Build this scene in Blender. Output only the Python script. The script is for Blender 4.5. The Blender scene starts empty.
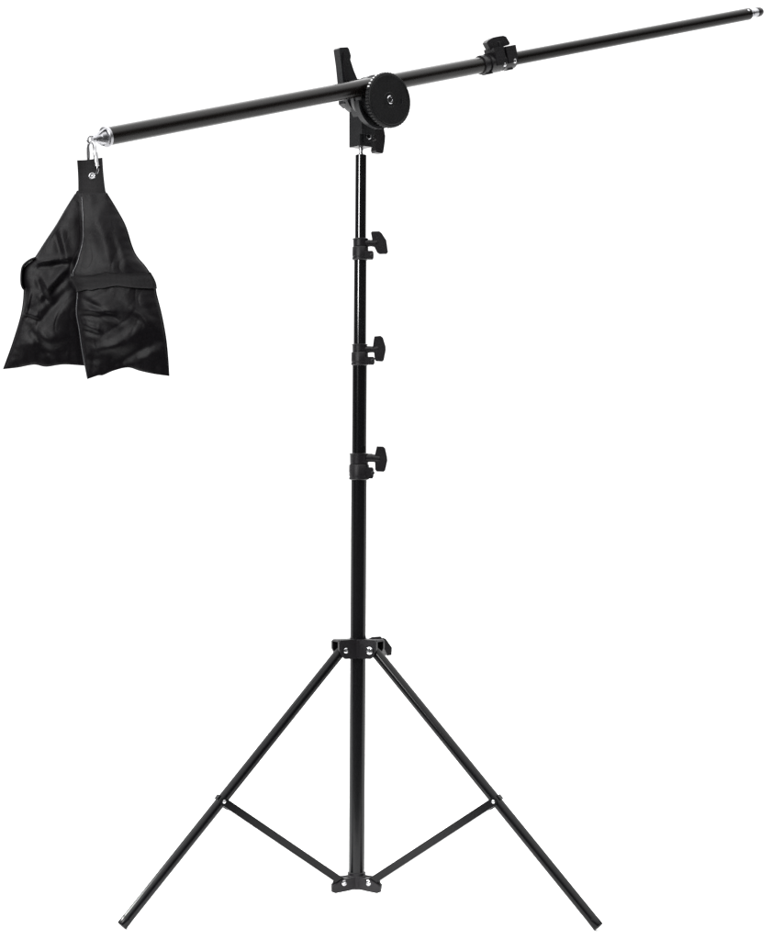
import bpy, bmesh, math, random
from mathutils import Vector, Matrix, noise
random.seed(4)
scene = bpy.context.scene
COL = scene.collection

# ------------------------------------------------------------------ camera
S = 0.002            # metres per photograph pixel in the plane of the column
D = 4.0              # camera to column
GY = -0.258
ZC = (930.5-470)*S*(D+GY)/D
CAM = Vector((0, -D, ZC))
cd = bpy.data.cameras.new('camera'); cam = bpy.data.objects.new('camera', cd); COL.objects.link(cam)
cam.location = CAM; cam.rotation_euler = (math.radians(90), 0, 0)
cd.sensor_fit = 'HORIZONTAL'; cd.sensor_width = 36; cd.lens = 36*(D/S)/772
cd.clip_start = 0.05; cd.clip_end = 2000
scene.camera = cam

# ------------------------------------------------------------------ studio surroundings: bright backdrop side and
# overhead, dim room on the photographer's side
w = bpy.data.worlds.new('World'); scene.world = w; w.use_nodes = True
nt = w.node_tree; N = nt.nodes; L = nt.links
bg = N['Background']
tc = N.new('ShaderNodeTexCoord'); sp = N.new('ShaderNodeSeparateXYZ')
L.new(tc.outputs['Generated'], sp.inputs[0])
ry = N.new('ShaderNodeMapRange'); ry.interpolation_type = 'SMOOTHSTEP'
ry.inputs['From Min'].default_value = 0.3; ry.inputs['From Max'].default_value = 0.86
ry.inputs['To Min'].default_value = 0.03; ry.inputs['To Max'].default_value = 1.35
L.new(sp.outputs['Y'], ry.inputs['Value'])
rz = N.new('ShaderNodeMapRange'); rz.interpolation_type = 'SMOOTHSTEP'
rz.inputs['From Min'].default_value = 0.28; rz.inputs['From Max'].default_value = 0.8
rz.inputs['To Min'].default_value = 0.0; rz.inputs['To Max'].default_value = 3.6
L.new(sp.outputs['Z'], rz.inputs['Value'])
ad = N.new('ShaderNodeMath'); ad.operation = 'ADD'
L.new(ry.outputs[0], ad.inputs[0]); L.new(rz.outputs[0], ad.inputs[1])
bg.inputs['Color'].default_value = (1, 1, 1, 1)
L.new(ad.outputs[0], bg.inputs['Strength'])

def area(name, loc, target, sx, sy, power, color=(1, 1, 1)):
    l = bpy.data.lights.new(name, 'AREA'); l.shape = 'RECTANGLE'; l.size = sx; l.size_y = sy
    l.energy = power; l.color = color
    o = bpy.data.objects.new(name, l); COL.objects.link(o); o.location = loc
    d = Vector(target)-Vector(loc); o.rotation_euler = d.to_track_quat('-Z', 'Y').to_euler()
    return o
area('softbox', (-1.75, -2.55, 1.95), (-0.05, 0, 1.5), 0.5, 1.05, 72)
area('strip_softbox', (-2.0, -0.25, 1.4), (-0.35, -0.2, 0.1), 0.9, 0.2, 9).data.spread = math.radians(46)

scene.view_settings.view_transform = 'Standard'; scene.view_settings.look = 'None'
scene.view_settings.exposure = 0; scene.view_settings.gamma = 1
scene.render.engine = 'CYCLES'

# ------------------------------------------------------------------ materials
def mat(name, col, rough, metal=0.0, spec=0.5, bump=0.0, bscale=400, rvar=0.0, coat=0.0, weave=False, rscale=30):
    m = bpy.data.materials.new(name); m.use_nodes = True
    n = m.node_tree.nodes; l = m.node_tree.links; b = n['Principled BSDF']
    b.inputs['Base Color'].default_value = (*col, 1); b.inputs['Roughness'].default_value = rough
    b.inputs['Metallic'].default_value = metal; b.inputs['Specular IOR Level'].default_value = spec
    if coat:
        b.inputs['Coat Weight'].default_value = coat; b.inputs['Coat Roughness'].default_value = 0.06
    t = n.new('ShaderNodeTexCoord')
    if rvar:
        ns = n.new('ShaderNodeTexNoise'); ns.inputs['Scale'].default_value = rscale; ns.inputs['Detail'].default_value = 5
        l.new(t.outputs['Object'], ns.inputs['Vector'])
        mr = n.new('ShaderNodeMapRange'); mr.inputs['To Min'].default_value = max(0.02, rough-rvar)
        mr.inputs['To Max'].default_value = min(1, rough+rvar)
        l.new(ns.outputs['Fac'], mr.inputs['Value']); l.new(mr.outputs[0], b.inputs['Roughness'])
        cr = n.new('ShaderNodeMix'); cr.data_type = 'RGBA'
        cr.inputs[6].default_value = (*[c*0.8 for c in col], 1); cr.inputs[7].default_value = (*[min(1, c*1.25) for c in col], 1)
        l.new(ns.outputs['Fac'], cr.inputs[0]); l.new(cr.outputs[2], b.inputs['Base Color'])
    if bump:
        bp = n.new('ShaderNodeBump'); bp.inputs['Strength'].default_value = bump; bp.inputs['Distance'].default_value = 0.0006
        if weave:
            a = []
            for d in ('X', 'Z'):
                wv = n.new('ShaderNodeTexWave'); wv.bands_direction = d; wv.inputs['Scale'].default_value = bscale
                l.new(t.outputs['Object'], wv.inputs['Vector']); a.append(wv)
            mm = n.new('ShaderNodeMath'); mm.operation = 'MULTIPLY'
            l.new(a[0].outputs['Fac'], mm.inputs[0]); l.new(a[1].outputs['Fac'], mm.inputs[1])
            l.new(mm.outputs[0], bp.inputs['Height'])
        else:
            n2 = n.new('ShaderNodeTexNoise'); n2.inputs['Scale'].default_value = bscale; n2.inputs['Detail'].default_value = 4
            l.new(t.outputs['Object'], n2.inputs['Vector']); l.new(n2.outputs['Fac'], bp.inputs['Height'])
        l.new(bp.outputs[0], b.inputs['Normal'])
    return m
M_TUBE = mat('black_gloss_paint', (0.004, 0.004, 0.0045), 0.13, spec=0.85)
M_TUBE2 = mat('black_satin_column_paint', (0.003, 0.003, 0.0034), 0.2, spec=0.2)
M_LEG = mat('black_satin_paint', (0.0024, 0.0024, 0.0028), 0.17, spec=0.14, rvar=0.04)
M_BOOM = mat('black_satin_anodised', (0.0042, 0.0033, 0.003), 0.27, spec=0.17, rvar=0.06)
M_BOOM2 = mat('black_satin_anodised_thin', (0.0036, 0.003, 0.0027), 0.27, spec=0.07)
M_CASTZ = mat('cast_zinc', (0.24, 0.24, 0.25), 0.34, metal=1, rvar=0.1, rscale=120, bump=0.4, bscale=700)
M_PLAS = mat('black_moulded_plastic', (0.0048, 0.0042, 0.0052), 0.38, spec=0.22, bump=0.35, bscale=1500, rvar=0.06)
M_DIAL = mat('black_dial_plastic', (0.0035, 0.0035, 0.0039), 0.5, spec=0.14, bump=0.3, bscale=1500, rvar=0.06)
M_CAST = mat('dark_cast_metal', (0.0075, 0.0077, 0.0088), 0.4, spec=0.24, bump=0.3, bscale=900, rvar=0.08)
M_CHR = mat('bright_zinc', (0.46, 0.46, 0.47), 0.3, metal=1, rvar=0.08, rscale=200)
M_CHRD = mat('polished_steel', (0.36, 0.36, 0.37), 0.16, metal=1, rvar=0.04)
M_FAB = mat('black_coated_nylon', (0.0032, 0.0027, 0.0034), 0.36, spec=0.11, bump=0.25, bscale=260, rvar=0.03, weave=True, rscale=18)
M_WEB = mat('black_webbing', (0.0034, 0.003, 0.0036), 0.5, spec=0.14, bump=0.6, bscale=160, rvar=0.05, weave=True)
M_PIPE = mat('grey_piping', (0.05, 0.05, 0.054), 0.25, spec=0.6, rvar=0.05)  # black piping; its glossy highlight is put in as grey base colour
M_WHT = mat('white_paint', (0.8, 0.8, 0.8), 0.5)  # white for the glints painted on the dial teeth
M_FLOOR = mat('white_studio_floor', (0.955, 0.955, 0.955), 0.8, spec=0.1, bump=0.05, bscale=60)

# ------------------------------------------------------------------ helpers
ORI = {}
def link(name, bm, m, parent=None, ang=35, bevel=0.0, label=None):
    if bevel:
        es = [e for e in bm.edges if len(e.link_faces) == 2 and e.calc_face_angle(0) > math.radians(30)]
        bmesh.ops.bevel(bm, geom=es, offset=bevel, segments=2, profile=0.6, affect='EDGES', clamp_overlap=True)
    bmesh.ops.recalc_face_normals(bm, faces=bm.faces)
    vs = [v.co for v in bm.verts]
    c = Vector([(min(v[i] for v in vs)+max(v[i] for v in vs))/2 for i in range(3)])
    bmesh.ops.translate(bm, verts=bm.verts, vec=-c)
    me = bpy.data.meshes.new(name); bm.to_mesh(me); bm.free()
    me.materials.append(m)
    for p in me.polygons: p.use_smooth = True
    me.set_sharp_from_angle(angle=math.radians(ang))
    o = bpy.data.objects.new(name, me); COL.objects.link(o)
    ORI[o.name] = c
    if parent:
        o.parent = parent; o.location = c-ORI[parent.name]
    else: o.location = c
    if label: o['label'] = label
    return o
def thing(name, label, cat, loc, group=None):
    o = bpy.data.objects.new(name, None); COL.objects.link(o); o.location = loc; ORI[o.name] = Vector(loc)
    o.empty_display_size = 0.05
    o['label'] = label; o['category'] = cat
    if group: o['group'] = group
    return o
def P(px, py, Y=0.0):
    k = (D+Y)/D*S
    return Vector(((px-386)*k, Y, ZC+(470-py)*k))
def frame(d):
    d = Vector(d).normalized(); u = d.orthogonal().normalized()
    if abs(d.z) < 0.95: u = d.cross(Vector((0, 0, 1))).normalized()
    return d, u, d.cross(u).normalized()
def lathe(bm, p0, d, prof, seg=40, phase=0.0, rfun=None):
    """profile [(distance, radius)] turned about the line from p0 along d"""
    d, u, v = frame(d); rings = []
    for (t, r) in prof:
        ring = []
        for i in range(seg):
            a = phase+2*math.pi*i/seg; rr = r*(rfun(i) if rfun else 1)
            ring.append(bm.verts.new(Vector(p0)+d*t+(u*math.cos(a)+v*math.sin(a))*rr))
        rings.append(ring)
    for a, b in zip(rings, rings[1:]):
        for i in range(seg):
            bm.faces.new((a[i], a[(i+1) % seg], b[(i+1) % seg], b[i]))
    bm.faces.new(rings[0]); bm.faces.new(rings[-1][::-1])
def rod(bm, p0, p1, r, r1=None, seg=40, ch=0.0):
    r1 = r if r1 is None else r1
    p0 = Vector(p0); p1 = Vector(p1); l = (p1-p0).length
    if ch: pr = [(0, r-ch), (ch, r), (l-ch, r1), (l, r1-ch)]
    else: pr = [(0, r), (l, r1)]
    lathe(bm, p0, p1-p0, pr, seg)
def sweep(bm, pts, r, seg=10, closed=False, flat=1.0, ref=None):
    pts = [Vector(p) for p in pts]; n = len(pts); rings = []
    up = None
    for i, p in enumerate(pts):
        if closed: t = (pts[(i+1) % n]-pts[i-1]).normalized()
        else: t = (pts[min(i+1, n-1)]-pts[max(i-1, 0)]).normalized()
        if up is None: up = (ref or t.orthogonal()).copy()
        up = (up-t*up.dot(t)).normalized(); s = t.cross(up)
        rr = r(i/(n-1)) if callable(r) else r
        rings.append([bm.verts.new(p+up*math.cos(a)*rr+s*math.sin(a)*rr*flat) for a in [2*math.pi*k/seg for k in range(seg)]])
    pairs = list(zip(rings, rings[1:]))+([(rings[-1], rings[0])] if closed else [])
    for a, b in pairs:
        for k in range(seg): bm.faces.new((a[k], a[(k+1) % seg], b[(k+1) % seg], b[k]))
    if not closed: bm.faces.new(rings[0]); bm.faces.new(rings[-1][::-1])
def prism(bm, pts, off):
    """closed outline pts (3-D, planar), extruded both ways by off/2"""
    off = Vector(off)
    a = [bm.verts.new(Vector(p)-off/2) for p in pts]; b = [bm.verts.new(Vector(p)+off/2) for p in pts]
    n = len(pts)
    bm.faces.new(a); bm.faces.new(b[::-1])
    for i in range(n): bm.faces.new((a[i], b[i], b[(i+1) % n], a[(i+1) % n]))
def box(bm, c, ax, ay, az):
    c = Vector(c); v = {}
    for i in (-1, 1):
        for j in (-1, 1):
            for k in (-1, 1): v[i, j, k] = bm.verts.new(c+Vector(ax)*i+Vector(ay)*j+Vector(az)*k)
    for f in [((-1,-1,-1),(-1,-1,1),(-1,1,1),(-1,1,-1)), ((1,-1,-1),(1,1,-1),(1,1,1),(1,-1,1)),
              ((-1,-1,-1),(1,-1,-1),(1,-1,1),(-1,-1,1)), ((-1,1,-1),(-1,1,1),(1,1,1),(1,1,-1)),
              ((-1,-1,-1),(-1,1,-1),(1,1,-1),(1,-1,-1)), ((-1,-1,1),(1,-1,1),(1,1,1),(-1,1,1))]:
        bm.faces.new([v[q] for q in f])
def NB(): return bmesh.new()
def screw_head(name, p, d, r, m, parent):
    """domed head with a slotted recess, facing along d"""
    d, u, v = frame(d); b = NB()
    lathe(b, Vector(p)-d*0.001, d, [(0, r), (0.001+r*0.22, r), (0.001+r*0.42, r*0.72), (0.001+r*0.45, r*0.42), (0.001+r*0.2, r*0.36), (0.001+r*0.2, r*0.05)], 24)
    return link(name, b, m, parent, 50)

# ------------------------------------------------------------------ setting
# white paper floor from just in front of the stand to the horizon; dark sheet added under and before it to keep reflections dark
b = NB(); g = [b.verts.new(v) for v in ((-900, -0.75, 0), (900, -0.75, 0), (900, 900, 0), (-900, 900, 0))]; b.faces.new(g)
fl = link('floor', b, M_FLOOR); fl['kind'] = 'structure'
b = NB(); g = [b.verts.new(v) for v in ((-900, -900, -0.004), (900, -900, -0.004), (900, 900, -0.004), (-900, 900, -0.004))]; b.faces.new(g)
fl = link('ground', b, mat('dark_studio_floor', (0.03, 0.03, 0.03), 0.7, rvar=0.1, rscale=3)); fl['kind'] = 'structure'

# ================================================================== LIGHT STAND
def cx(py): return 361+(356.5-361)*(py-155)/(885-155)
base = P(357, 900); base.z = 0
stand = thing('light_stand', 'tall black tripod light stand with four-section column, three locking collars and spread legs', 'light stand', base)

secs = [(155, 242, 5.6), (242, 350, 6.35), (350, 462, 7.25), (462, 884, 8.05)]
for i, (y0, y1, r) in enumerate(secs):
    bm_ = NB(); rod(bm_, P(cx(y0), y0), P(cx(y1), y1), r*S, seg=56, ch=0.0008)
    link('column_tube', bm_, M_TUBE if i < 2 else M_TUBE2, stand)
# spigot at the top
bm_ = NB(); lathe(bm_, P(cx(156), 156), (0, 0, 1), [(0, 2.2*S), (3*S, 2.2*S), (3.4*S, 1.8*S), (5*S, 1.8*S), (5.4*S, 2.4*S), (20*S, 2.4*S)], 32)
link('spigot', bm_, M_CHR, stand, 30)

def wing(bm_, pts, depth, Y):
    prism(bm_, [P(x, y, Y) for x, y in pts], (0, depth*S, 0))
def collar(y0, ym, y1, rt, rb, wpts, stem, lug, lugr, Y=-0.004):
    c = cx((y0+y1)/2); X = Vector((1, 0, 0))
    b = NB()
    A = P(c, y1); h = (y1-y0)*S; hm = (y1-ym)*S
    lathe(b, A, (0, 0, 1), [(0, (rb-1)*S), (0.8*S, rb*S), (2.6*S, (rb-.1)*S), (3.0*S, (rb-.5)*S), (3.6*S, (rb-.5)*S), (4*S, (rb-.1)*S), (hm-1.0*S, (rb-.3)*S), (hm-.2*S, (rb-.7)*S), (hm, (rt-.5)*S),
                          (hm+.5*S, (rt-.1)*S), (h-1.6*S, rt*S), (h-1.2*S, (rt+.6)*S), (h-.5*S, (rt+.6)*S), (h, (rt-.4)*S)], 56)
    # split clamping ears on the right
    (lx0, ly0, lx1, ly1) = lug
    for s in (-1, 1):
        o = Vector((0, s*3.2*S, 0))
        prism(b, [P(x, y, Y)+o for x, y in ((lx0-5, ly0), (lx1-1.2, ly0), (lx1, ly0+1.6), (lx1, ly1-1.6), (lx1-1.2, ly1), (lx0-5, ly1))], (0, 3.4*S, 0))
    # boss carrying the knob
    rod(b, P(stem[0]-5, stem[1], Y), P(stem[0]+1.2, stem[1], Y), stem[2]*S, ch=0.0008, seg=28)
    o = link('locking_collar', b, M_PLAS, stand, 28)
    k = NB(); wing(k, wpts, 6.5, Y)
    kk = link('wing_knob', k, M_PLAS, o, 30, bevel=0.0019)
    # stem and centre hub of the knob (own sub-part)
    q = NB(); mx = sum(p[0] for p in wpts)/len(wpts); my = sum(p[1] for p in wpts)/len(wpts)
    lathe(q, P(stem[0], stem[1], Y), P(mx+1, my, Y)-P(stem[0], stem[1], Y), [(0, stem[2]*.98*S), (3*S, stem[2]*.92*S), (7*S, 4.1*S), (8.6*S, 3.9*S)], 28)
    link('knob_stem', q, M_PLAS, o, 30)
    # clamp bolt visible between the ears
    screw_head('clamp_bolt', P((lx0+lx1)/2+1.6, (ly0+ly1)/2, Y)+Vector((0, -4.9*S, 0)), (0, -1, 0), 1.9*S, M_CAST, o)
    return o
collar(238.3, 246.5, 260.2, 7.3, 8.3,
       [(372, 231.8), (379.2, 231.6), (381.6, 233.4), (386.3, 240.6), (388, 252.2), (386.6, 254), (379.6, 254.2), (377.2, 252.6), (374.6, 247.2), (372, 246.4), (372.4, 240.5), (371, 233)],
       (368.5, 243.2, 3.6), (367, 251.3, 373.6, 259.6), 1)
collar(344, 352, 365.6, 7.4, 8.7,
       [(374.4, 336.6), (380.6, 336), (383, 338), (385.6, 346.6), (385.8, 350), (383.8, 360.2), (382.2, 361.6), (376, 361.2), (374.6, 359), (374, 352), (372.8, 347.5), (373.6, 341)],
       (369.5, 349.4, 3.4), (367, 357, 374.6, 364.8), 1)
collar(453.2, 464.3, 480, 9.2, 10.3,
       [(376.8, 446.4), (383.2, 446.6), (385.2, 448.4), (387, 456.5), (387.4, 460.5), (385.2, 470.4), (383.6, 472), (376.6, 471.6), (375.2, 469.6), (375, 462.6), (374.4, 457), (376, 450)],
       (371, 457.8, 4.3), (369, 467.3, 373.6, 478.6), 1)

# legs, braces and the two hubs --------------------------------------------------------
HUB = P(358, 648); LOW = P(356.6, 881)
Xc = P(357.3, 880).x
# foot positions on the ground: front pair from the photograph, the third straight behind the column
def foot_px(px):
    Y = GY
    for _ in range(20):
        X = (px-386)*S*(D+Y)/D; Y = -abs(X-Xc)*math.tan(math.radians(30))
    return Vector((X, Y, 0))
fL = foot_px(121.6); fR = foot_px(598.6)
ax0 = Vector((Xc, 0, 0)); back = (ax0-Vector((CAM.x, CAM.y, 0))).normalized()
fB = ax0+back*((fL-ax0).length+(fR-ax0).length)/2
RP = 18.5*S; RL = 5.3*S
feet = [fL, fR, fB]
hubm = NB(); lowm = NB()
lathe(hubm, P(358, 657.3), (0, 0, 1), [(0, 9.4*S), (.7*S, 10.4*S), (18*S, 10.4*S), (18.8*S, 9.6*S)], 48)
lathe(lowm, P(356.6, 888), (0, 0, 1), [(0, 8.8*S), (.7*S, 9.8*S), (12.6*S, 9.8*S), (13.2*S, 9.2*S), (16*S, 9.2*S), (16.4*S, 8.6*S)], 48)
geo = []
for f in feet:
    r_ = (f-ax0); r_.z = 0; r_.normalize(); t_ = Vector((-r_.y, r_.x, 0))
    if t_.y > 0: t_ = -t_          # tangent that faces the camera
    geo.append((r_, t_))
    # upper bracket: two cheeks and a bridge
    hc = Vector((HUB.x, 0, 0)); zt = P(0, 638.5).z; zb = P(0, 657.6).z
    for s in (-1, 1):
        o = t_*s*7.0*S
        pts = [(4, zt), (24, zt), (26, zt-2*S), (26, zt-9*S), (22.5, zb+3*S), (19, zb), (4, zb)]
        prism(hubm, [hc+r_*a*S+Vector((0, 0, z))+o for a, z in pts], t_*2.6*S)
    box(hubm, hc+r_*15*S+Vector((0, 0, zt-1.1*S)), r_*10.6*S, t_*6.0*S, (0, 0, 1.0*S))
    lc = Vector((LOW.x, 0, 0)); zt2 = P(0, 875.6).z; zb2 = P(0, 889).z
    for s in (-1, 1):
        o = t_*s*6.6*S
        ex = 7.2 if s > 0 else 0
        pts = [(4, zt2+.2*S), (17+ex*.3, zt2-.2*S), (23+ex, zt2-5.5*S), (25+ex, zt2-7.5*S), (24.6+ex, zb2+1.5*S), (21+ex, zb2), (14, zb2+1.0*S), (4, zb2+2.0*S)]
        prism(lowm, [lc+r_*a*S+Vector((0, 0, z))+o for a, z in pts], t_*2.6*S)
    box(lowm, lc+r_*10*S+Vector((0, 0, zt2-6*S)), r_*5.6*S, t_*5.4*S, (0, 0, 5.4*S))
hub = link('leg_hub', hubm, M_PLAS, stand, 30, bevel=0.0007)
low = link('brace_hub', lowm, M_PLAS, stand, 30, bevel=0.0007)
# hub lock knob, behind to the right
k = NB(); kd = Vector((0.86, 0.5, 0)).normalized(); kz = P(0, 646).z
kp = Vector((HUB.x, 0, kz))
rod(k, kp+kd*9*S, kp+kd*28*S, 3.6*S, ch=0.001)
ks = kd.cross(Vector((0, 0, 1)))
prism(k, [kp+kd*a*S+Vector((0, 0, z*S)) for a, z in ((25, 8), (30, 6.5), (37.4, -3), (37, -10.5), (32.5, -11), (28, -3.5), (24, 0), (22.5, 5))], ks*7*S)
link('wing_knob', k, M_PLAS, hub, 30, bevel=0.0012)
k = NB()
prism(k, [P(x, y, 0.004) for x, y in ((366, 640), (372, 637), (380.5, 636.4), (384.5, 641), (382, 645), (368, 645))], (0, 9*S, 0))
link('lock_lug', k, M_PLAS, hub, 30, bevel=0.001)
for i, ((r_, t_), f) in enumerate(zip(geo, feet)):
    zp = P(0, 650, -0.5*RP if i < 2 else RP).z if i < 2 else P(0, 650).z
    top = Vector((HUB.x, 0, zp))+r_*RP
    ft = f.copy()
    dirv = (ft-top).normalized()
    ft.z = RL*math.hypot(dirv.x, dirv.y); dirv = (ft-top).normalized()
    st = top-dirv*4.5*S
    b = NB(); rod(b, st, ft-dirv*3*S, RL, seg=40, ch=0.0006)
    leg = link('leg', b, M_LEG, stand)
    b = NB(); ln = 9*S
    lathe(b, ft-dirv*ln, dirv, [(0, RL+.0001), (.4*S, RL+.12*S), (ln-.6*S, RL+.12*S), (ln, RL*.97), (ln-.5*S, RL*.8), (ln-1.2*S, RL*.3)], 40)
    link('foot_cap', b, M_LEG, leg)
    screw_head('pivot_bolt', top+t_*8.3*S, t_, (2.7, 3.9, 2.7)[i]*S, M_CHRD, hub)
    # brace: U-channel straddling the leg, riveted to it
    lo, hi = 0.0, 1.0
    for _ in range(40):
        m_ = (lo+hi)/2; q = top+(ft-top)*m_
        py = 470-(q.z-ZC)/S*D/(D+q.y)
        if py < (800.8 if i < 2 else 790): lo = m_
        else: hi = m_
        if i == 2: lo = hi = TL; break
    TL = lo; q = top+(ft-top)*TL
    ins = r_*0.0
    zl = P(0, 881.5, -0.5*RP if i < 2 else 0).z
    if i == 2: q = top+(ft-top)*TL
    pl = Vector((LOW.x, 0, zl))+r_*RP
    bd = (q-pl).normalized(); bn = bd.cross(t_).normalized(); bl = (q-pl).length
    b = NB()
    for s in (-1, 1):
        W = 3.9*S
        e = bl+0.0
        outl = [(-3*S, -W*.7), (-1*S, -W), (e-1*S, -W)]+[(e+W*math.sin(a), -W*math.cos(a)) for a in [math.pi*j/10 for j in range(1, 10)]]+[(e-1*S, W), (-1*S, W), (-3*S, W*.7)]
        o = t_*s*5.6*S
        if s == -1 or True:
            # cheek plates: narrow inside the hub, splayed over the leg
            prism(b, [pl+bd*a+bn*c+o for a, c in outl], t_*1.0*S)
    box(b, pl+bd*(bl*.5-5*S)-bn*(3.4*S)*(1 if bn.z > 0 else -1), bd*(bl*.5-6*S), t_*5.3*S, bn*.45*S)
    br = link('brace', b, M_LEG, stand, 30, bevel=0.0003)
    screw_head('rivet', q+t_*6.1*S, t_, 1.75*S, M_CHR, br)
    screw_head('pivot_bolt', pl+t_*7.9*S, t_, 2.9*S, M_CHRD, low)
    # small saddle clip around the leg where the brace is riveted
    b = NB(); nn = dirv.cross(t_).normalized()
    nn = nn if nn.z > 0 else -nn
    box(b, q+nn*(RL+.3*S), dirv*2.6*S, t_*3.0*S, nn*.8*S)
    link('rivet_saddle', b, M_LEG, leg, 30, bevel=0.0006)

# ================================================================== BOOM ARM
A = math.radians(40)
n = Vector((math.sin(A), -math.cos(A), 0)); u = Vector((math.cos(A), math.sin(A), 0)); Z = Vector((0, 0, 1))
pc = P(cx(140), 140); pc.z = 0
p0 = pc+n*25*S
_t = (p0-CAM); p0.z = ZC+(470-102.6)*S*(D+p0.y)/D
def Wp(px, py, k=0.0):
    """point of the photograph's ray on the plane k pixels in front of the boom's own plane"""
    d = Vector(((px-386)*S/D, 1, (470-py)*S/D))
    t = ((p0-CAM).dot(n)+k*S)/d.dot(n)
    return CAM+d*t
def boompt(px): return Wp(px, 137-(px-105)*123/643)
boom = thing('boom_arm', 'long slanted black boom arm held by a round-dial pivot clamp on top of the stand', 'boom arm', p0)
bd = (boompt(740)-boompt(110)).normalized()
RO = 8.25*S; RI = 6.95*S
b = NB(); rod(b, boompt(106), boompt(489), RO, seg=56, ch=0.0005); link('outer_tube', b, M_BOOM, boom)
b = NB(); rod(b, boompt(486), boompt(748.5), RI, seg=56, ch=0.0012); link('inner_tube', b, M_BOOM2, boom)
# right hand stud
b = NB(); e = boompt(748.5)
lathe(b, e-bd*.002, bd, [(0, 3.6*S), (3*S, 3.6*S), (6.0*S, 3.7*S), (7*S, 4.6*S), (15.5*S, 4.9*S), (16.5*S, 5.0*S)], 32); stud = link('end_stud', b, M_CASTZ, boom, 25)
b = NB(); lathe(b, e-bd*.002+bd*15.5*S, bd, [(0, 5.0*S), (.8*S, 5.5*S), (6.0*S, 5.4*S), (8.6*S, 4.3*S), (9.6*S, 2.2*S)], 32); link('stud_tip', b, M_PLAS, stud, 40)
upb = n.cross(bd); upb = upb if upb.z > 0 else -upb
screw_head('set_screw', boompt(745.5)+upb*RI*.55+n*RI*.8, upb*.55+n*.8, 1.6*S, M_CHR, boom)
# left hand cast end fitting
e = boompt(107); dl = -bd
b = NB()
lathe(b, e, dl, [(-.8*S, 9.0*S), (.0, 9.4*S), (2.2*S, 9.4*S), (3*S, 8.6*S), (3.4*S, 6.6*S), (6.5*S, 5.8*S), (8*S, 4.4*S), (12*S, 3.6*S), (13*S, 2.8*S), (16*S, 2.5*S)], 40)
for a in range(4):   # webs of the casting
    v = upb*math.cos(a*math.pi/2+.6)+n*math.sin(a*math.pi/2+.6); wv = dl.cross(v)
    prism(b, [e+dl*x*S+v*y*S for x, y in ((2.5, 3), (2.5, 8.6), (5, 8.2), (11, 3.6), (11, 2))], wv*1.8*S)
fit = link('end_fitting', b, M_CASTZ, boom, 30)
# eye of the fitting: a ring the clip runs through
EY = e+dl*17.5*S
b = NB(); sweep(b, [EY+dl*math.cos(t)*3.4*S+upb*math.sin(t)*3.4*S for t in [2*math.pi*i/24 for i in range(24)]], 1.25*S, 10, closed=True)
link('eye_ring', b, M_CHR, fit, 60)

# extension collar on the boom at the joint
def bp(px, up=0.0, fr=0.0): return boompt(px)+upb*up*S+n*fr*S
b = NB()
A0 = bp(480)
L1 = (boompt(511.5)-A0).length
lathe(b, A0, bd, [(0, 8.6*S), (.4*S, 9.8*S), (4.6*S, 10.2*S), (5.2*S, 8.9*S), (9*S, 8.9*S), (9.4*S, 10.4*S), (L1*.55, 10.4*S), (L1*.57, 9.2*S), (L1*.60, 9.2*S), (L1*.62, 9.9*S), (L1-1*S, 9.9*S), (L1, 8.8*S)], 48)
for (s0, s1, r0) in ((489.5, 499.3, 1), (501.2, 511.2, .9)):
    for fr in (1,):
        c = (bp(s0)+bp(s1))/2; hl = (bp(s1)-bp(s0)).length/2
        box(b, c+upb*9.0*S*r0+n*3*S, bd*hl, upb*5.6*S, n*7.5*S)
        box(b, c+upb*2.5*S+n*8.2*S, bd*hl*.92, upb*6.5*S, n*2.4*S)
for s in (-1,):
    box(b, bp(485)-upb*9.2*S+n*1*S, bd*4*S, upb*1.6*S, n*4*S)
    box(b, bp(506)-upb*8.8*S+n*1*S, bd*3*S, upb*1.8*S, n*4*S)
ec = link('extension_collar', b, M_PLAS, boom, 30, bevel=0.0011)
screw_head('collar_screw', bp(497.5, -4.4, 9.6), n*.8-upb*.2, 2.1*S, M_CHR, ec)
screw_head('collar_screw', bp(507.8, -2.6, 9.8), n*.8-upb*.2, 2.4*S, M_CHR, ec)
k = NB()
prism(k, [Wp(x, y, 3) for x, y in ((484.6, 43.2), (486, 41), (491, 38), (496, 36.9), (501, 36.2), (504, 37.2), (507.8, 43.6), (507, 45.4), (501, 47.2), (497.5, 48.6), (489.6, 50.4), (488.2, 50))], n*6.5*S)
link('wing_knob', k, M_PLAS, ec, 30, bevel=0.0016)
k = NB(); rod(k, Wp(498.6, 56, 3), Wp(496.6, 42, 3), 3.2*S, 3.9*S, ch=.0006); link('knob_stem', k, M_PLAS, ec, 30)

# pivot clamp ------------------------------------------------------------------------
def cl(a, z, k=0.0): return p0+u*a*S+Z*z*S+n*k*S
def circ(r, k=0.0, a0=0, a1=360, m=40, cx_=0, cz_=0):
    return [cl(cx_+r*math.cos(math.radians(a0+(a1-a0)*i/m)), cz_+r*math.sin(math.radians(a0+(a1-a0)*i/m)), k) for i in range(m+(0 if abs(a1-a0) == 360 else 1))]
b = NB()
lathe(b, cl(.5, 6.5, -24), n, [(0, 15*S), (2.5*S, 18*S), (8*S, 20.6*S), (12*S, 21*S), (13*S, 20*S), (15*S, 20*S), (16*S, 21*S), (22*S, 21.4*S), (24*S, 21*S), (25.5*S, 19*S)], 64)
# lower jaw running forward to the dial, below the tube
prism(b, [cl(17.5*math.cos(math.radians(t)), 17.5*math.sin(math.radians(t))-1, 7.5) for t in range(-190, 6, 8)], n*13.4*S)
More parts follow.
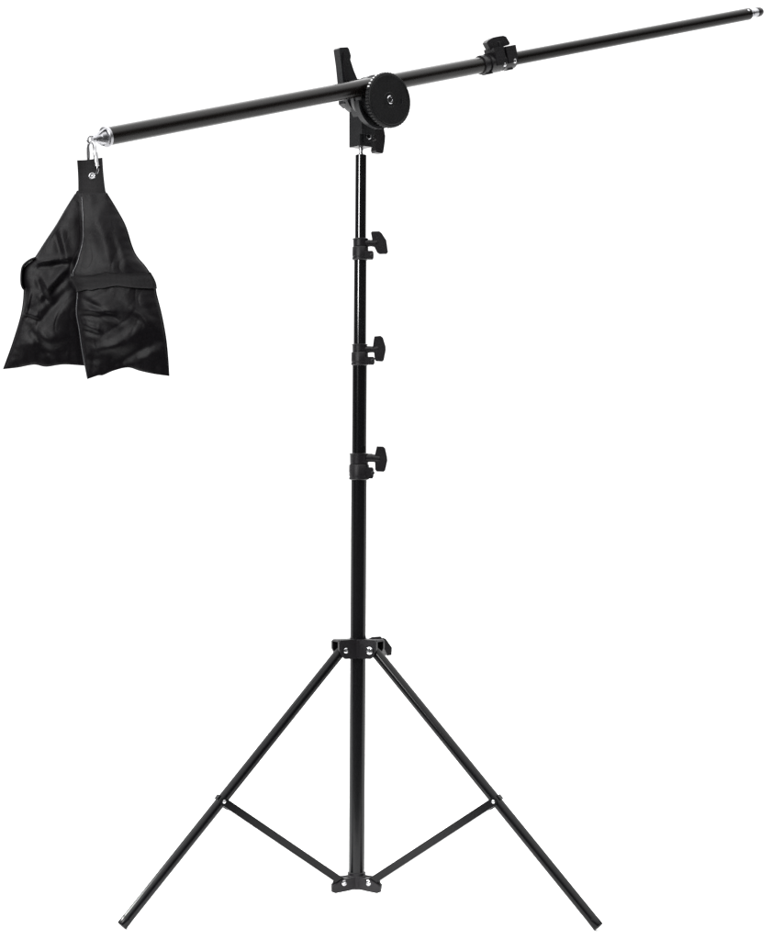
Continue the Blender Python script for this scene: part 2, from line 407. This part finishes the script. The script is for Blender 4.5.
# curved lip that sweeps from the tube seat down behind the dial
prism(b, [cl(26*math.cos(math.radians(t)), 26*math.sin(math.radians(t)), 0) for t in range(182, 300, 6)]+[cl(23.6*math.cos(math.radians(t)), 23.6*math.sin(math.radians(t)), 0) for t in range(296, 181, -6)], n*5*S)
prism(b, [cl(24.5*math.cos(math.radians(t)), 24.5*math.sin(math.radians(t)), -5) for t in range(182, 300, 6)]+[cl(12*math.cos(math.radians(t)), 12*math.sin(math.radians(t)), -5) for t in range(296, 181, -6)], n*2.5*S)
# web down into the socket
prism(b, [cl(x, z, -20) for x, z in ((-15, 2), (-11, -9), (-8.6, -12), (-8.4, -30), (8.4, -30), (9, -20), (17, -12), (19, 2))], n*13*S)
clamp = link('pivot_clamp', b, M_CAST, boom, 30, bevel=0.0009)
b = NB()
lathe(b, cl(-3, 9.5, -36), n, [(0, 13*S), (1.5*S, 16.0*S), (6*S, 17*S), (12.5*S, 17*S)], 56)
link('rear_housing', b, M_CAST, clamp, 30)
# boss around the tube on the far side, gripping the boom
b = NB(); lathe(b, Wp(381, 84.3), bd, [(-13*S, 9.4*S), (-12*S, 10.3*S), (11*S, 10.3*S), (12*S, 9.4*S)], 40)
# dial with a toothed rim
b = NB()
lathe(b, cl(0, 0, 14), n, [(0, 26*S), (.6*S, 27.2*S), (5.0*S, 27.2*S)], 144, rfun=lambda i: 1.0 if (i % 3) else 0.962)
lathe(b, cl(0, 0, 18.4), n, [(0, 26.4*S), (.9*S, 26.8*S), (1.8*S, 26.1*S), (2.0*S, 24.6*S), (1.55*S, 24.0*S), (1.5*S, 20*S), (1.3*S, 7.5*S), (1.7*S, 7*S), (1.7*S, 4*S)], 72)
dial = link('tightening_dial', b, M_DIAL, clamp, 30)
b2 = NB(); lathe(b2, cl(0, 0, 19.6), n, [(0, 4.1*S), (1.0*S, 4.1*S), (1.5*S, 3.5*S), (1.5*S, 2.4*S), (.7*S, 2.2*S), (.7*S, .3*S)], 24)
link('dial_screw', b2, M_CHRD, clamp, 30)
# the short moulded index mark on the dial and small white glints painted onto the rim teeth at its upper left
b = NB(); box(b, cl(15.5, 0, 20.2), u*.45*S, Z*2.6*S, n*.35*S); link('index_mark', b, M_CAST, clamp)
for j, t in enumerate((117, 125, 133, 141, 149, 157)):
    a = math.radians(t); b = NB()
    box(b, cl(27.0*math.cos(a), 27.0*math.sin(a), 17), (u*math.cos(a)+Z*math.sin(a))*.5*S, (-u*math.sin(a)+Z*math.cos(a))*.55*S, n*1.2*S)
    link('scale_tick', b, M_WHT, clamp)
# socket block over the spigot
b = NB(); zt = Wp(362, 112, -25).z; zb = Wp(362, 147.5, -25).z
c = pc.copy(); c.z = (zt+zb)/2; hh = (zt-zb)/2
box(b, c, u*8.4*S, n*8.4*S, Z*hh)
box(b, c+n*8.6*S+u*1.5*S-Z*.1*hh, u*5.6*S, n*1.0*S, Z*hh*.72)
sock = link('socket_block', b, M_CAST, clamp, 30, bevel=0.0013)
b = NB(); cc = c-Z*hh*.42+n*9.7*S+u*1.6*S
lathe(b, cc-n*.4*S, n, [(0, 3.4*S), (.8*S, 3.4*S), (1.0*S, 3.0*S), (1.0*S, 2.2*S), (.3*S, 2.0*S), (.3*S, .3*S)], 24); link('socket_screw', b, M_CHRD, clamp, 30)
# T knob at the right of the socket
k = NB(); kz = Wp(374, 137, -25).z; kc = c.copy(); kc.z = kz
rod(k, kc+u*7*S, kc+u*17*S, 3.2*S, ch=.0006)
prism(k, [kc+u*x*S+Z*z*S for x, z in ((16, 9.5), (17, 11.2), (24, 11.4), (26.6, 9.6), (28.4, 2), (28, -4), (26, -14.6), (24.6, -16.2), (17.2, -16), (15.8, -14), (16.8, -4), (14.8, 0), (16.2, 4))], n*7.5*S)
link('wing_knob', k, M_PLAS, clamp, 30, bevel=0.0015)
# ratchet lever behind
k = NB(); kk_ = -33
pts = [(336.3, 49.5), (337.4, 48.2), (344.8, 47.9), (346.2, 49.6), (348.2, 56.6), (347.6, 60.4), (351.2, 71.5), (355.8, 82.5), (360, 92), (362, 102), (346, 108), (341.6, 104), (340.6, 86), (338.6, 66)]
prism(k, [Wp(x, y, kk_) for x, y in pts], n*9*S)
link('lever_handle', k, M_CAST, clamp, 30, bevel=0.0019)
k = NB()
prism(k, [Wp(x, y, kk_+5) for x, y in ((343.2, 52), (345, 57), (346, 66), (350, 80), (349.4, 80.6), (344.6, 80.8), (342.6, 66))], n*1.6*S)
link('lever_rib', k, M_PLAS, clamp, 30, bevel=0.0006)

# ================================================================== CARABINER + SANDBAG
YB = EY.y
def Q(px, py, dy=0.0): return P(px, py, YB+dy*S)
def spline(pts, m):
    """Catmull-Rom through pts, m samples by arc parameter"""
    pts = [Vector(p) for p in pts]
    ext = [pts[0]*2-pts[1]]+pts+[pts[-1]*2-pts[-2]]
    ls = [0]
    for a, c in zip(pts, pts[1:]): ls.append(ls[-1]+(c-a).length)
    out = []
    for i in range(m):
        s = ls[-1]*i/(m-1); j = 0
        while j < len(pts)-2 and s > ls[j+1]: j += 1
        t = (s-ls[j])/(ls[j+1]-ls[j]); a, p, q, r = ext[j:j+4]
        out.append(.5*((2*p)+(q-a)*t+(2*a-5*p+4*q-r)*t*t+(3*p-a-3*q+r)*t**3))
    return out
caro = thing('carabiner', 'small silver spring clip linking the sandbag tab to the boom end', 'carabiner', Q(92, 145))
loop = [(88.4, 158, 3.5), (88.3, 148, 2), (89.4, 143.6, 0), (91.8, 142.2, -1.5), (94, 144.6, -3), (95.2, 152, -4.5), (97, 163, -6), (97.6, 170, -6), (95.6, 175.4, -3), (92.4, 177.2, 1.5), (89.6, 174, 4.6), (88.6, 166, 5)]
cyc = loop+loop[:1]
pts = spline([Q(*p) for p in cyc], 64)[:-1]
b = NB(); sweep(b, pts, 1.5*S, 10, closed=True)
cb = link('clip_body', b, M_CHRD, caro, 60)
b = NB(); rod(b, Q(95.3, 152.5, -4.7), Q(97.2, 166.5, -6.2), 2.1*S, ch=.0005, seg=20); link('clip_gate', b, M_CHR, caro, 30)

bag = thing('sandbag', 'black nylon saddle sandbag with two pouches hanging from the left end of the boom', 'sandbag', Q(90, 196))
def lerp(a, c, t): return a+(c-a)*t
def pillow(left, right, topc, botc, y0, thick, folds, seed, NS=110, NT=130):
    """two skins blown up between four boundary curves (pixels), with creases; returns bmesh and a function onto the front skin"""
    Lc = spline([Vector((*p, 0)) for p in left], NT+1); Rc = spline([Vector((*p, 0)) for p in right], NT+1)
    Tc = spline([Vector((*p, 0)) for p in topc], NS+1); Bc = spline([Vector((*p, 0)) for p in botc], NS+1)
    def pos(i, j):
        s = i/NS; t = j/NT
        return (Lc[j]*(1-s)+Rc[j]*s)+(Tc[i]*(1-t)+Bc[i]*t)-((Tc[0]*(1-s)+Tc[NS]*s)*(1-t)+(Bc[0]*(1-s)+Bc[NS]*s)*t)
    b = NB(); G = {}
    def height(i, j, side):
        s = i/NS; t = j/NT; p = pos(i, j)
        e = max(0.0, 1-(2*s-1)**2)**.42*min(1, (1-t)*3.2)**.62*min(1, t*6+.12)**.5
        h = thick(t)*e
        v = Vector((p.x*.03, p.y*.03, seed+side*7))
        fall = min(1, min(s, 1-s)*10)*min(1, (1-t)*14+.0)
        # soft folds that wander with the cloth
        h += fall*(2.0*noise.noise(v)*min(1, t*3)+1.0*noise.noise(Vector((p.x*.05+1.2*noise.noise(v), p.y*.04, seed+3+side*9)))+.10*noise.noise(Vector((p.x*.2, p.y*.16, seed+5+side*5))))
        rg = 1-min(1, abs(noise.noise(Vector((p.x*.045+1.5*noise.noise(v), p.y*.032+p.x*.02, seed+20+side*4))))*5.5)
        h -= .25*fall*rg**3*max(0, min(1, t*3-.3))
        rg = 1-min(1, abs(noise.noise(Vector((p.x*.03-p.y*.05, p.y*.07+1.2*noise.noise(v), seed+31+side*4))))*7)
        h += .12*fall*rg**3*max(0, min(1, t*4-1))
        # puckers along the seams
        h += .3*math.exp(-min(s, 1-s)*14)*math.sin(p.y*.75+3*noise.noise(v))*fall
        h += .35*math.exp(-(1-t)*12)*math.sin(p.x*.6+2*noise.noise(v))*min(1, (1-t)*30)
        if side == 0:
            for (ax, ay, bx, by, wd, amp) in folds:
                A_ = Vector((ax, ay)); B_ = Vector((bx, by)); d = B_-A_; q = Vector((p.x, p.y))-A_
                tt = q.dot(d)/d.length_squared; tc_ = max(0, min(1, tt)); dist = (q-d*tc_); sd = d.normalized(); sg = sd.x*q.y-sd.y*q.x
                taper = math.sin(math.pi*max(0.03, min(.97, tc_*.94+.03)))**.5
                g = dist.length/wd
                h += amp*taper*math.exp(-g*g)*(1.0)-amp*.55*taper*math.exp(-((sg-wd*1.3)/wd)**2)*math.exp(-max(0, abs(tt-.5)-.5)**2*30)*fall
        return max(h, 0.15)
    for j in range(NT+1):
        for i in range(NS+1):
            p = pos(i, j)
            edge = i in (0, NS) or j in (0, NT)
            if edge:
                G[0, i, j] = G[1, i, j] = b.verts.new(Q(p.x, p.y, y0))
            else:
                G[0, i, j] = b.verts.new(Q(p.x, p.y, y0-height(i, j, 0)))
                G[1, i, j] = b.verts.new(Q(p.x, p.y, y0+height(i, j, 1)))
    for j in range(NT):
        for i in range(NS):
            for k_ in (0, 1):
                vs = [G[k_, i, j], G[k_, i+1, j], G[k_, i+1, j+1], G[k_, i, j+1]]
                b.faces.new(vs if k_ == 0 else vs[::-1])
    def front(s, t, lift=0.0):
        i = int(round(s*NS)); j = int(round(t*NT)); p = pos(i, j)
        hh_ = 0 if (i in (0, NS) or j in (0, NT)) else height(i, j, 0)
        return Q(p.x, p.y, y0-hh_-lift)
    def back(s, t, lift=0.0):
        i = int(round(s*NS)); j = int(round(t*NT)); p = pos(i, j)
        hh_ = 0 if (i in (0, NS) or j in (0, NT)) else height(i, j, 1)
        return Q(p.x, p.y, y0+hh_+lift)
    return b, front, back, pos

th = lambda t: 2.5+13*min(1, t*1.15)**1.1*(1-.25*t)
# rear (left) pouch
lf = [(75.5, 194), (66, 209), (56.8, 224.7), (46, 241), (35.5, 257.5), (25, 267), (22.9, 279), (24.2, 292), (21.6, 314), (13, 343), (3.6, 369.2)]
rt = [(86, 194), (88, 222), (88, 245), (86, 275), (86, 300), (87, 330), (88, 350), (88, 366)]
b, F1, B1, pos1 = pillow(lf, rt, [(75.5, 194), (86, 194)], [(3.6, 369.2), (18, 367.6), (34, 364.8), (46.2, 366.8), (64, 364.6), (88, 366)], 7, th,
   [(36, 262, 72, 258, 4, 2.8), (38, 300, 66, 268, 4.5, 3.6), (70, 286, 34, 330, 6, -2.2), (42, 276, 52, 300, 4, 3.2), (60, 230, 68, 262, 4, 2.2), (30, 292, 24, 318, 2.6, 2.4), (24, 312, 40, 318, 2.2, 1.8), (20, 345, 70, 336, 8, 2.0), (50, 355, 30, 330, 5, -2)], 11.3)
po1 = link('pouch', b, M_FAB, bag, 80, label='rear pouch, the left one, partly behind the other')
# front (right) pouch
lf2 = [(78.4, 193), (79.5, 215), (80.2, 240), (75.6, 262), (71.6, 274), (74.5, 283), (77.8, 290), (76.8, 312), (79.4, 328), (82.5, 350), (87.9, 379)]
rt2 = [(106.2, 193), (116, 209), (125.1, 226), (131.5, 246), (136.5, 256.5), (146, 268), (154, 282), (156, 294), (161, 314), (165.3, 337), (167.4, 357), (168.6, 376)]
b, F2, B2, pos2 = pillow(lf2, rt2, [(78.4, 193), (106.2, 193)], [(87.9, 379), (98, 375.6), (103, 375.2), (114, 370.6), (128, 367.6), (140, 371), (154, 374), (168.6, 376)], -9, th,
   [(80, 310, 112, 312, 3.4, 2.6), (84, 325, 100, 331, 2.8, 2.6), (100, 362, 150, 322, 8, 2.2), (112, 366, 162, 340, 6, -2.0), (84, 300, 120, 322, 3.2, -1.8), (96, 215, 110, 262, 7, 1.0), (118, 235, 128, 268, 5, .9), (90, 352, 120, 344, 5, 1.8), (130, 305, 158, 330, 5, 1.8)], 47.7)
po2 = link('pouch', b, M_FAB, bag, 80, label='front pouch, the right one, overlapping the other')

# wide bands stitched round each pouch
def band(front, back, t0, t1, name, parent, sl=0.0, sr=0.0, tl=0.0, tr=0.0, wid=.02):
    """strap that goes round the pouch: rows t from t0 to t1, standing slightly off the cloth"""
    b = NB(); m_ = 90; rows = 9
    def ring(fn, s_from, s_to, lift):
        out = []
        for r in range(rows+1):
            row = []
            for i in range(m_+1):
                s = s_from+(s_to-s_from)*i/m_
                sag = tl*(1-s)+tr*s
                t = t0+(t1-t0)*r/rows+sag+.012*math.sin(s*math.pi)
                x = min(.992, max(.008, s))
                lf_ = lift*(1+.3*math.sin(s*9+r*.2))+(.35 if r in (0, rows) else 0)
                row.append(fn(x, t, lf_))
            out.append(row)
        return out
    f = ring(front, 0, 1, 1.0); k_ = ring(back, 0, 1, 1.0)
    # smooth out the sampled grid so the webbing bridges over small folds
    def relax(g):
        for _ in range(6):
            for r in range(rows+1):
                old = [v.copy() for v in g[r]]
                for i in range(1, m_): g[r][i] = (old[i-1]+old[i]*2+old[i+1])/4
    relax(f); relax(k_)
    for r in range(rows+1):   # ends stand proud of the pouch edge
        for g in (f, k_):
            g[r][0] = g[r][0]+Vector((-1.2*S, 0, 0)); g[r][-1] = g[r][-1]+Vector((1.2*S, 0, 0))
    verts = []
    for r in range(rows+1):
        verts.append([b.verts.new(p) for p in f[r]]+[b.verts.new(p) for p in reversed(k_[r])])
    n_ = len(verts[0])
    for a, c in zip(verts, verts[1:]):
        for i in range(n_): b.faces.new((a[i], a[(i+1) % n_], c[(i+1) % n_], c[i]))
    # give it thickness
    bmesh.ops.recalc_face_normals(b, faces=b.faces)
    bmesh.ops.solidify(b, geom=b.faces[:], thickness=-0.9*S)
    return link(name, b, M_WEB, parent, 60)
band(F2, B2, .445, .535, 'handle_band', po2, tl=.0, tr=.018)

# left loop of the rear pouch's carrying strap: leaves the seam and comes back lower down
def strap(pts, wv, parent, name='strap_loop'):
    c = spline([Q(*p) for p in pts], 40); b = NB(); rows = []
    for i, p in enumerate(c):
        t = (c[min(i+1, 39)]-c[max(i-1, 0)]).normalized(); nr = t.cross(Vector(wv)).normalized()
        rows.append([b.verts.new(p+Vector(wv)*a+nr*q*.6*S) for a, q in ((-1, -1), (1, -1), (1, 1), (-1, 1))])
    for a, d in zip(rows, rows[1:]):
        for i in range(4): b.faces.new((a[i], a[(i+1) % 4], d[(i+1) % 4], d[i]))
    b.faces.new(rows[0]); b.faces.new(rows[-1][::-1])
    return link(name, b, M_WEB, parent, 40)
strap([(36, 258, 6), (31, 260, 6), (25.4, 264.2, 5), (22.8, 268.6, 5), (21.8, 277, 5), (22.2, 285, 5), (24.6, 289.8, 6), (28, 289, 7)], Vector((0, 4.5*S, 0)), po1)

# piping along the seams
def piping(curve, y, r, parent, lab=None, m=M_PIPE):
    b = NB(); sweep(b, spline([Q(x, yy, y) for x, yy in curve], 90), r*S, 8)
    return link('piping', b, m, parent, 60)
piping([(x-.3, y) for x, y in lf[:5]], 7, .5, po1)
piping([(x-.2, y) for x, y in lf[5:]], 7, .5, po1, m=M_FAB)
b = NB(); sweep(b, spline([F2(.10*(1-t/.46)+.012, t, .35) for t in [.02+.43*i/14 for i in range(15)]], 90), .45*S, 8)
link('piping', b, M_PIPE, po2, 60)
piping([(x-.3, y) for x, y in lf2[4:]], -9, .55, po2)
piping([(x+.3, y) for x, y in rt2], -9, .55, po2, m=M_FAB)

# hanging tab: two plies of webbing with eyelet
def tabpt(s, t, dy): 
    l_ = lerp(Vector((77, 160.2)), Vector((78.2, 198)), t)+Vector((.5*math.sin(t*3.3), 0)); r = lerp(Vector((102.4, 158)), Vector((106.6, 198)), t)+Vector((-.6*math.sin(t*3.1), 0))
    p = lerp(l_, r, s); p.y += .5*math.sin(s*math.pi*1.3)*(1-t)
    return p
EX, EZ = 92.4, 176.4
b = NB(); m1, m2 = 26, 34
def tab_surface(yo):
    g = {}
    for j in range(m2+1):
        for i in range(m1+1):
            p = tabpt(i/m1, j/m2, 0)
            g[i, j] = b.verts.new(Q(p.x, p.y, yo+.8*math.sin(j/m2*4+i/m1)+.4*math.sin(i/m1*7)))
    return g
gf = tab_surface(-6.0); gb = tab_surface(-3.2)
hole = set()
for j in range(m2):
    for i in range(m1):
        p = tabpt((i+.5)/m1, (j+.5)/m2, 0)
        if math.hypot(p.x-EX, p.y-EZ) < 2.3: hole.add((i, j)); continue
        b.faces.new((gf[i, j], gf[i+1, j], gf[i+1, j+1], gf[i, j+1])); b.faces.new((gb[i, j], gb[i, j+1], gb[i+1, j+1], gb[i+1, j]))
for i in range(m1):
    b.faces.new((gf[i, 0], gb[i, 0], gb[i+1, 0], gf[i+1, 0])); b.faces.new((gf[i, m2], gf[i+1, m2], gb[i+1, m2], gb[i, m2]))
for j in range(m2):
    b.faces.new((gf[0, j], gf[0, j+1], gb[0, j+1], gb[0, j])); b.faces.new((gf[m1, j], gb[m1, j], gb[m1, j+1], gf[m1, j+1]))
bmesh.ops.delete(b, geom=[v for v in b.verts if not v.link_faces], context='VERTS')
tab = link('hanging_tab', b, M_WEB, bag, 40)
b = NB(); sweep(b, [Q(EX, EZ, -4.4)+Vector((math.cos(t)*2.4*S, 0, math.sin(t)*2.4*S)) for t in [2*math.pi*i/28 for i in range(28)]], 1.1*S, 10, closed=True, flat=2.2, ref=Vector((1, 0, 0)))
link('eyelet', b, M_CHRD, tab, 60)
# stitched shoulder where the pouches join the tab
b = NB()
prism(b, [Q(x, y, 2) for x, y in ((77.5, 191), (105.5, 191), (108, 199), (105, 203), (92, 201), (80, 203), (73.5, 199))], (0, 6*S, 0))
link('gathered_top', b, M_FAB, bag, 40, bevel=0.003)
